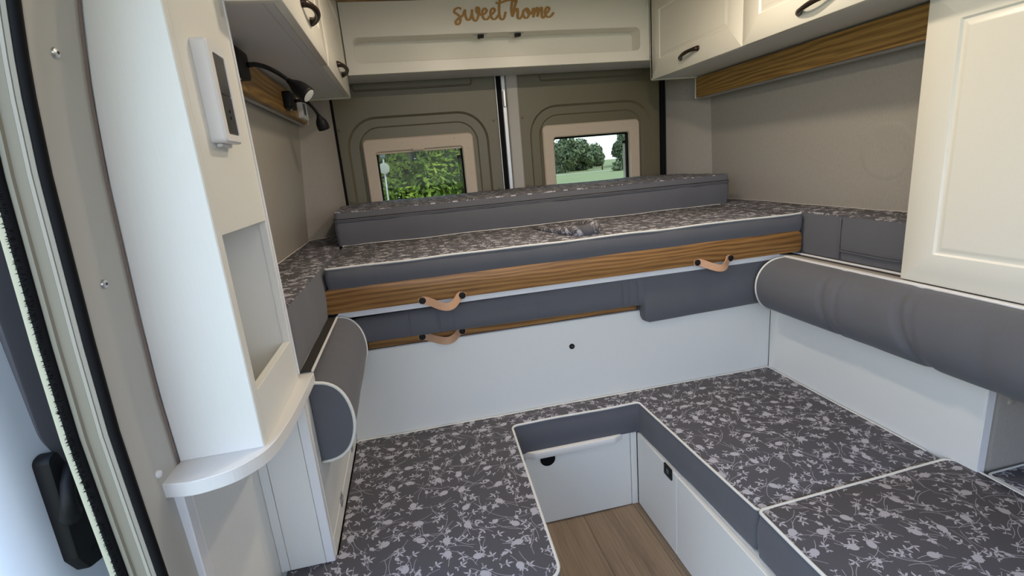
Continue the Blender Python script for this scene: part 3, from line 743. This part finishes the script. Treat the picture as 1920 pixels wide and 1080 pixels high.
zs = .3745
o = rpoly([(-.340, .765, .01), (.196, .765, .035), (.222, 1.354, .02), (.640, 1.354, .012), (.655, .8135, .006), (1.171, .8325, .006), (1.171, 1.4300, .008), (-.2405, 1.4300, .008), (-.2405, .962), (-.340, .962)])
cushion('seat_cushion', (.45, 1.2, .27), 'large U-shaped grey floral seat cushion with white piping around the footwell', 'cushion', o, zs, .272, pipe=.0036, puff=.003, wav=.002, skip=lambda x, y: (x > .662 and y < .85) or (x < -.236 and y < 1.42))
cushion('front_seat_cushion', (.92, .5, .27), 'grey floral seat cushion nearest the camera on the right, white piping all round', 'cushion',
        rpoly([(.650, .802, .012), (.638, .22, .02), (1.172, .22, .02), (1.186, .8225, .03)]), .381, .272, pipe=.0042, puff=.004)
cushion('corner_cushion', (1.3, .5, .27), 'small bit of dark floral cushion at the right edge beside the grey post', 'cushion',
        rpoly([(1.196, .752, .012), (1.40, .757, .02), (1.40, .22, .02), (1.196, .22, .02)]), .378, .272, pipe=.0036, mats=('floral_b', 'fabric'))
B('corner_base', 'white', bb, 1.18, 1.40, .20, .755, .0, .27)

# ------------------------------------------------------------------ overhead cabinets
def panel_front(y0, y1, z0, z1, xf, sgn, g, gd=.0045):
    """door leaf facing sgn*-x... outline in (y,z); g = inset of the routed groove"""
    n = lambda d: rrect(y0 + d, y1 - d, z0 + d, z1 - d, .0015, 2)
    s = sgn; bm = nb()
    nest(bm, 'x', [(n(0), xf + s * .018), (n(0), xf + s * .002), (n(.002), xf), (n(g), xf), (n(g + .004), xf + s * gd), (n(g + .010), xf + s * gd * .9), (n(g + .016), xf + s * .0012), (n(g + .02), xf + s * .0006)], True, True)
    return bm
def pull(parent, y0, y1, z, xf, s, flip=1):
    """arched bow handle with flared feet; s = +1 when the door faces -x"""
    n = 20; pts = []; rad = []
    for k in range(n + 1):
        t = k / n; a = sin(pi * t); out = .023 * a ** .6
        pts.append((xf - s * (out + .0), y0 + (y1 - y0) * t, z + flip * .005 * cos(pi * t)))
        rad.append(.0055 + .0045 * (abs(t - .5) * 2) ** 5 + .0014 * (1 - abs(t - .5) * 2))
    h = obj('handle', tube(nb(), pts, rad, 10), 'bronze', parent, 'all', label='dark bronze bow handle')
    for yy, dz in ((y0, .005), (y1, -.005)):
        obj('handle_foot', disc(nb(), (xf, yy, z + dz * flip), (-s, 0, 0), .0095, .007, 14), 'bronze', h, True)
def overhead(name, label, xf, xw, s, y0, y1, doors, zb_=1.446, zt=1.7855):
    t = thing(name, ((xf + xw) / 2, (y0 + y1) / 2, zb_), label, 'cabinet')
    xi = xf + s * .019
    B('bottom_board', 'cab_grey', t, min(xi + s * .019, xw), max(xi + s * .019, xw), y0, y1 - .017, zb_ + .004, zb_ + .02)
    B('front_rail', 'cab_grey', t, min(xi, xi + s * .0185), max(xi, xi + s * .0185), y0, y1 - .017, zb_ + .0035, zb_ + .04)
    e = prism(nb(), rpoly([(xf, zb_, .008), (xw, zb_, .001), (xw, zt), (xf, zt)]), 'y', y1 - .016, y1, .001, 1); obj('end_panel', e, 'door_white', t)
    e = prism(nb(), rpoly([(xf, zb_, .008), (xw, zb_, .001), (xw, zt), (xf, zt)]), 'y', y0 - .016, y0 - .0005, .001, 1); obj('end_panel', e, 'door_white', t)
    for (d0, d1, h0, h1, z) in doors:
        d = obj('door', panel_front(d0, d1, zb_ + .002, zt - .006, xf, s, .072), 'door_white', t, True)
        pull(d, h0, h1, z, xf, s)
    return t
overhead('overhead_cabinet', 'cream white overhead cabinet on the right with routed doors', 1.10, 1.345, 1, .90, 2.128, [(1.5195, 2.124, 1.765, 1.881, 1.492), (.902, 1.5165, 1.164, 1.280, 1.484)])
overhead('overhead_cabinet', 'white overhead cabinet above the two reading lamps', -.158, -.345, -1, .99, 2.128, [(1.5195, 2.124, 1.765, 1.885, 1.495), (.992, 1.5165, 1.19, 1.29, 1.501)])
for nm, lab, x0, x1, y0, y1 in (('wall_board', 'long oak board under the right overhead cabinet', 1.305, 1.322, 1.012, 2.110), ('wall_board', 'short oak board carrying the two reading lamps', -.346, -.330, .98, 2.118)):
    t = thing(nm, ((x0 + x1) / 2, (y0 + y1) / 2, 1.36), lab, 'board')
    B('board', 'oak_y', t, x0, x1, y0, y1, 1.362, 1.4435)
    xo = x1 if x0 > 0 else x0
    B('light_profile', 'alu', t, min(xo, xo + (.03 if x0 > 0 else -.012)), max(xo, xo + (.03 if x0 > 0 else -.012)), y0 + .005, y1 - .005, 1.358, 1.372, bev=.001)
    xe = (x0 + x1) / 2
    B('end_cap', 'edge_white', t, x0 - .001, x1 + (.03 if x0 > 0 else .001), y1, y1 + .006, 1.360, 1.4435, bev=.0008)
so2 = thing('wall_socket', (-.33, 2.03, 1.40), 'small white framed socket at the rear end of the left oak board', 'socket')
obj('housing', nest(nb(), 'x', [(rrect(1.955, 2.062, 1.368, 1.437, .005), -.330), (rrect(1.955, 2.062, 1.368, 1.437, .005), -.317), (rrect(1.957, 2.060, 1.370, 1.435, .005), -.315), (rrect(1.978, 2.045, 1.381, 1.424, .003), -.315), (rrect(1.979, 2.044, 1.382, 1.423, .003), -.318)], True), 'edge_white', so2, True)
obj('insert', box(nb(), -.3195, -.317, 1.980, 2.043, 1.383, 1.422, .0008), 'socket', so2)
def reading_lamp(label, y0, y1, z0, z1, xf, neck, head):
    t = thing('reading_lamp', (-.33, (y0 + y1) / 2, (z0 + z1) / 2), label, 'lamp')
    obj('base', prism(nb(), rrect(y0, y1, z0, z1, .008), 'x', -.330, xf, .004), 'black', t, True)
    pts = []
    for i in range(len(neck) - 1):
        p0, p1, p2, p3 = [Vector(neck[min(max(i + j, 0), len(neck) - 1)]) for j in (-1, 0, 1, 2)]
        for k in range(8):
            u = k / 8; pts.append(.5 * ((2 * p1) + (p2 - p0) * u + (2 * p0 - 5 * p1 + 4 * p2 - p3) * u * u + (3 * p1 - p0 - 3 * p2 + p3) * u ** 3))
    pts.append(Vector(neck[-1]))
    obj('gooseneck', tube(nb(), pts, .0052, 10), 'black', t, 'all')
    a = Vector(head[0]); c = Vector(head[1]); d = (c - a); n = 10; rr = [.0065, .0075, .0105, .0138, .0165, .0182, .0192, .0197, .0198, .0198, .0192]
    obj('lamp_head', tube(nb(), [a + d * (k / n) for k in range(n + 1)], rr, 20), 'black', t, 'all')
    ln = nb(); disc(ln, c, d, .0165, .0008, 20, .2); obj('lens', ln, 'bulb', t, True)
    obj('screw', disc(nb(), (-.318, (y0 + y1) / 2, z0), (0, 0, -1), .004, .003, 10), 'metal', t)
reading_lamp('black gooseneck reading lamp nearest the tall pillar cabinet', 1.205, 1.290, 1.378, 1.436, -.303, [(-.301, 1.27, 1.4085), (-.290, 1.288, 1.4125), (-.275, 1.318, 1.412), (-.255, 1.345, 1.402), (-.237, 1.365, 1.387)], [(-.240, 1.361, 1.389), (-.197, 1.349, 1.350)])
reading_lamp('black gooseneck reading lamp beside the white socket, head hanging down', 1.725, 1.805, 1.374, 1.425, -.306, [(-.301, 1.775, 1.400), (-.290, 1.80, 1.404), (-.277, 1.832, 1.402), (-.264, 1.846, 1.387), (-.255, 1.855, 1.370), (-.252, 1.862, 1.361)], [(-.2525, 1.861, 1.364), (-.243, 1.876, 1.318)])

# tall wardrobe on the right
tc_ = thing('wardrobe', (1.3, .65, .785), 'tall cream white wardrobe with routed door at the right edge', 'cabinet')
dr = obj('door', panel_front(.32, .999, .7865, 1.4395, 1.19, 1, .0725, .005), 'door_white', tc_, True)
B('side_panel', 'door_white', tc_, 1.209, 1.366, .984, 1.0, .7835, 1.4435)
B('side_panel', 'door_white', tc_, 1.209, 1.366, .32, .336, .7835, 1.4435)
B('back_board', 'white', tc_, 1.355, 1.365, .337, .983, .7835, 1.4435, bev=0)
B('bottom_board', 'white', tc_, 1.209, 1.354, .337, .983, .7835, .80, bev=0)

# ------------------------------------------------------------------ rear cabinet with slot shelf and lettering
rc = thing('rear_cabinet', (.47, 2.2, 1.53), 'cream white cabinet above the rear doors with a long open slot', 'cabinet')
oo = rrect(-.156, 1.0985, 1.530, 1.7855, .0006, 6); ii = rrect(-.122, 1.056, 1.572, 1.662, .020, 6)
obj('front_panel', plate_hole(nb(), 'y', oo, ii, 2.1295, 2.1475, .0015), 'door_white', rc, True)
nn = nb(); nest(nn, 'y', [(shrink(ii, -.002), 2.1475), (shrink(ii, -.002), 2.215)], True); obj('slot_liner', nn, 'door_white', rc, True)
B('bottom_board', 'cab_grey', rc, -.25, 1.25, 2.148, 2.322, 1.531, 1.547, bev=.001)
B('end_board', 'door_white', rc, -.25, -.158, 2.14, 2.32, 1.55, 1.7855, bev=0)
B('end_board', 'door_white', rc, 1.10, 1.25, 2.14, 2.32, 1.55, 1.7855, bev=0)
for x in (.377, .530):
    c = obj('catch_plate', box(nb(), x - .028, x + .026, 2.150, 2.172, 1.6605, 1.6625, .0005), 'alu', rc)
    cb = nb(); box(cb, x - .012, x - .0005, 2.146, 2.166, 1.648, 1.661, .001); box(cb, x + .0015, x + .012, 2.146, 2.166, 1.650, 1.661, .001); box(cb, x - .012, x + .012, 2.148, 2.166, 1.655, 1.661, .001)
    obj('catch', cb, 'black', c)

sg = thing('wall_lettering', (.48, 2.128, 1.71), 'golden wooden script lettering reading sweet home on the rear cabinet', 'sign')
def stroke(bm, pts, r0=.0040, dep=0.):
    pts = [Vector(p) for p in pts]; out = []
    for i in range(len(pts) - 1):
        p0, p1, p2, p3 = [pts[min(max(i + j, 0), len(pts) - 1)] for j in (-1, 0, 1, 2)]
        for k in range(6):
            u = k / 6; out.append(.5 * ((2 * p1) + (p2 - p0) * u + (2 * p0 - 5 * p1 + 4 * p2 - p3) * u * u + (3 * p1 - p0 - 3 * p2 + p3) * u ** 3))
    out.append(pts[-1]); n = len(out); rings = []
    for i, p in enumerate(out):
        t = (out[min(i + 1, n - 1)] - out[max(i - 1, 0)]); t = t.normalized() if t.length > 1e-9 else Vector((1, 0))
        # broad on the down strokes, thin on the cross strokes
        w = r0 * (.62 + .62 * abs(t.y)) * (1 if 0 < i < n - 1 else .6); nn = Vector((-t.y, t.x)) * w
        a, c = p + nn, p - nn; yf = 2.1265 - .0006 * i / n - dep
        rings.append([Vector((a.x, 2.1296, a.y)), Vector((c.x, 2.1296, c.y)), Vector((c.x, yf, c.y)), Vector((a.x, yf, a.y))])
    loft(bm, rings)
# glyph strokes traced in the letters' own units: pixel-like grid u to the right, v up, baseline 0, x-height 1
def word(name, glyphs, x0, z0, u, parent):
    for nm, sts in glyphs:
        bm = nb()
        for k, st in enumerate(sts): stroke(bm, [(x0 + a * u, z0 + c * u) for a, c in st], dep=.0007 * k)
        obj('letter', bm, 'gold_wood', parent, True)
U_ = .0285
sweet = [
 ('s', [[(.78, .98), (.55, 1.10), (.22, .98), (.12, .74), (.42, .52), (.62, .22), (.50, -.20), (.22, -.28), (.16, -.05), (.40, .18), (.70, .34), (.92, .50)]]),
 ('w', [[(.92, .50), (1.12, .90), (1.10, .50), (1.22, .12), (1.48, .10), (1.72, .55), (1.78, .92)], [(1.78, .92), (1.74, .45), (1.88, .02), (2.12, .02), (2.38, .55), (2.42, 1.00), (2.22, 1.06), (2.20, .72), (2.42, .52), (2.70, .45)]]),
 ('e', [[(2.62, .42), (2.95, .55), (3.14, .80), (2.98, .98), (2.76, .80), (2.70, .40), (2.86, .08), (3.14, .08), (3.42, .34)]]),
 ('e', [[(3.42, .34), (3.72, .55), (3.92, .80), (3.76, .98), (3.54, .80), (3.48, .40), (3.64, .08), (3.92, .08), (4.22, .38)]]),
 ('t', [[(4.72, 2.30), (4.48, 1.70), (4.34, .95), (4.32, .35), (4.46, .02), (4.72, .10), (4.94, .66)], [(4.05, 1.46), (4.35, 1.38), (5.10, 1.58), (5.72, 1.62), (5.98, 1.46)]])]
home = [
 ('h', [[(5.55, .22), (5.50, .80), (5.66, 1.55), (5.96, 2.22), (6.18, 2.28), (6.14, 1.80), (5.86, 1.10), (5.62, .55), (5.58, .20)], [(5.58, .30), (5.86, .76), (6.08, .86), (6.10, .55), (6.06, .16), (6.22, .02), (6.46, .22), (6.66, .56)]]),
 ('o', [[(6.98, .86), (6.70, .72), (6.60, .36), (6.76, .08), (7.02, .12), (7.20, .46), (7.10, .80), (6.92, .86), (7.06, .52), (7.34, .40), (7.54, .62)]]),
 ('m', [[(7.54, .62), (7.66, .86), (7.66, .50), (7.58, .10)], [(7.58, .14), (7.82, .70), (8.02, .90), (8.04, .55), (7.98, .14)], [(7.98, .16), (8.22, .70), (8.42, .90), (8.46, .55), (8.42, .16), (8.58, .04), (8.78, .26)]]),
 ('e', [[(8.70, .24), (9.06, .56), (9.20, .80), (9.04, .94), (8.82, .74), (8.78, .36), (8.96, .10), (9.30, .14), (9.62, .46)]])]
word('sweet', sweet, .272, 1.7075, .0424, sg)
word('home', home, .272, 1.7075, .0424, sg)

# ------------------------------------------------------------------ ceiling spots (above the frame)
for (x_, y_) in CEILING_SPOTS:
    t = thing('ceiling_spot', (x_, y_, 1.786), 'small round ceiling spot, %s %s of the four above the seats' % ('rear' if y_ > 1 else 'front', 'left' if x_ < .5 else 'right'), 'lamp', 'ceiling spots')
    rings = [[(x_ + cos(2 * pi * k / 24) * r, y_ + sin(2 * pi * k / 24) * r, z) for k in range(24)] for r, z in ((.045, 1.7859), (.045, 1.778), (.040, 1.774), (.037, 1.774), (.036, 1.782))]
    bm = nb(); loft(bm, rings, True, False); obj('ring', bm, 'alu', t, True)

# ------------------------------------------------------------------ outside: meadow, path, trees, sign
GZ = -.55
gr = nb(); box(gr, -120, 160, -60, 200, GZ - .3, GZ, 0)
tag(obj('meadow', gr, 'grass', None, loc=(0, 20, GZ)), 'green meadow seen through the right rear window', 'grass', None, 'structure')
pth = nb(); prism(pth, [(3, 52), (60, 58), (60, 60), (3, 53.6)], 'z', GZ - .01, GZ + .02); tag(obj('meadow_path', pth, 'path', None, loc=(20, 54, GZ)), 'pale path crossing the meadow', 'path', None, 'structure')
def crown(bm, cen, rx, ry, rz, n, ls, seed, clumps=14):
    rnd = random.Random(seed); cl = []
    for i in range(clumps):
        while True:
            v = Vector((rnd.uniform(-1, 1), rnd.uniform(-1, 1), rnd.uniform(-1, 1)))
            if .35 < v.length < .85: break
        cl.append((v, rnd.uniform(.28, .5)))
    cl.append((Vector((0, 0, 0)), .55))
    for i in range(n):
        c, r = rnd.choice(cl); d = Vector((rnd.gauss(0, 1), rnd.gauss(0, 1), rnd.gauss(0, 1))).normalized() * r * rnd.uniform(.7, 1.05)
        p = c + d; P_ = Vector(cen) + Vector((p.x * rx, p.y * ry, p.z * rz))
        nrm = (d.normalized() + Vector((rnd.uniform(-.7, .7), rnd.uniform(-.7, .7), rnd.uniform(-.3, .8)))).normalized()
        u = nrm.orthogonal().normalized(); u.rotate(Matrix.Rotation(rnd.uniform(0, 6.28), 3, nrm)); w = nrm.cross(u); s = ls * rnd.uniform(.6, 1.3)
        q = [P_ - u * s, P_ + w * s * .45, P_ + u * s, P_ - w * s * .45]
        bm.faces.new([bm.verts.new(x) for x in q])
def tree(x, y, h, rx, n, ls, seed, label, mat='leaf', low=.25, group=None):
    t = thing('tree', (x, y, GZ), label, 'tree', group)
    bm = tube(nb(), [(x, y, GZ - .05), (x + .05, y, GZ + h * .3), (x, y, GZ + h * .7)], [.035 * h, .025 * h, .012 * h], 8); obj('trunk', bm, 'bark', t, 'all')
    b2 = nb(); rz = h * (1 - low) / 2; crown(b2, (x, y, GZ + h * low + rz), rx, rx, rz, n, ls, seed)
    o = obj('foliage', b2, mat, t); o['kind'] = 'stuff'
tree(.10, 12.5, 5.2, 2.1, 24000, .075, 1, 'bright green leafy tree filling most of the left rear window', low=.02)
tree(-4.6, 14.5, 5.0, 2.2, 7000, .11, 2, 'green tree behind the sign post', low=.03)
tree(1.3, 18.5, 8.0, 3.3, 18000, .12, 3, 'darker tree at the right side of the left rear window', 'leaf_far', low=.02)
FT = [(20.0, 62, 4.3, 2.4, .0), (23.2, 66, 4.1, 2.4, .0), (27.0, 73, 4.5, 2.9, .0), (31.6, 82, 3.7, 2.6, .0), (22.0, 84, 5.4, 4.2, .0), (31.6, 70, 4.7, 2.1, .0), (36.4, 76, 5.8, 3.2, .0), (42.5, 84, 6.2, 3.6, .0), (39.5, 108, 4.6, 3.8, .0), (30.2, 96, 5.2, 4.0, .0)]
LB = ['leftmost tree in the right rear window, nearest and brightest', 'round tree second from the left in the right rear window', 'broad tree in the middle of the right rear window', 'low tree behind, left of the bright sky gap', 'tree far behind the leftmost trees of the meadow', 'dark tree just right of the bright sky gap', 'tall dark tree at the right edge of the right rear window', 'tall tree beyond the right edge of the right rear window', 'low distant tree at the back of the meadow', 'wide tree far behind the middle tree line']
for i, ((x, y, h, rx, lo), lab) in enumerate(zip(FT, LB)):
    tree(x, y, h, rx, 2600, .30, 10 + i, lab, 'leaf_far', lo)
st = thing('sapling', (24.3, 60, GZ), 'thin young tree standing alone on the meadow', 'tree')
obj('trunk', tube(nb(), [(24.3, 60, GZ), (24.32, 60, GZ + 1.1)], [.09, .06], 6), 'bark', st, 'all')
b2 = nb(); crown(b2, (24.3, 60, GZ + 1.3), .5, .5, .55, 400, .16, 50, 6); o = obj('foliage', b2, 'leaf_far', st); o['kind'] = 'stuff'
bu = thing('meadow_bush', (23.0, 51, GZ), 'low bush at the right side of the meadow', 'bush')
b2 = nb(); crown(b2, (23.0, 51, GZ + .35), 1.5, 1.0, .65, 900, .13, 51, 8); o = obj('foliage', b2, 'leaf_far', bu); o['kind'] = 'stuff'
sp_ = thing('sign_post', (-.30, 8.2, GZ), 'thin white post with a round sign plate outside the left rear window', 'sign')
obj('post', tube(nb(), [(-.305, 8.2, GZ), (-.27, 8.2, 1.52)], .013, 10), 'post', sp_, 'all')
obj('sign_plate', disc(nb(), (-.275, 8.16, 1.245), (.35, -1, 0), .085, .01, 28, 0), 'lining', sp_, True)
obj('post_lamp', box(nb(), -.31, -.24, 8.12, 8.26, 1.40, 1.54, .01), 'door_panel', sp_)
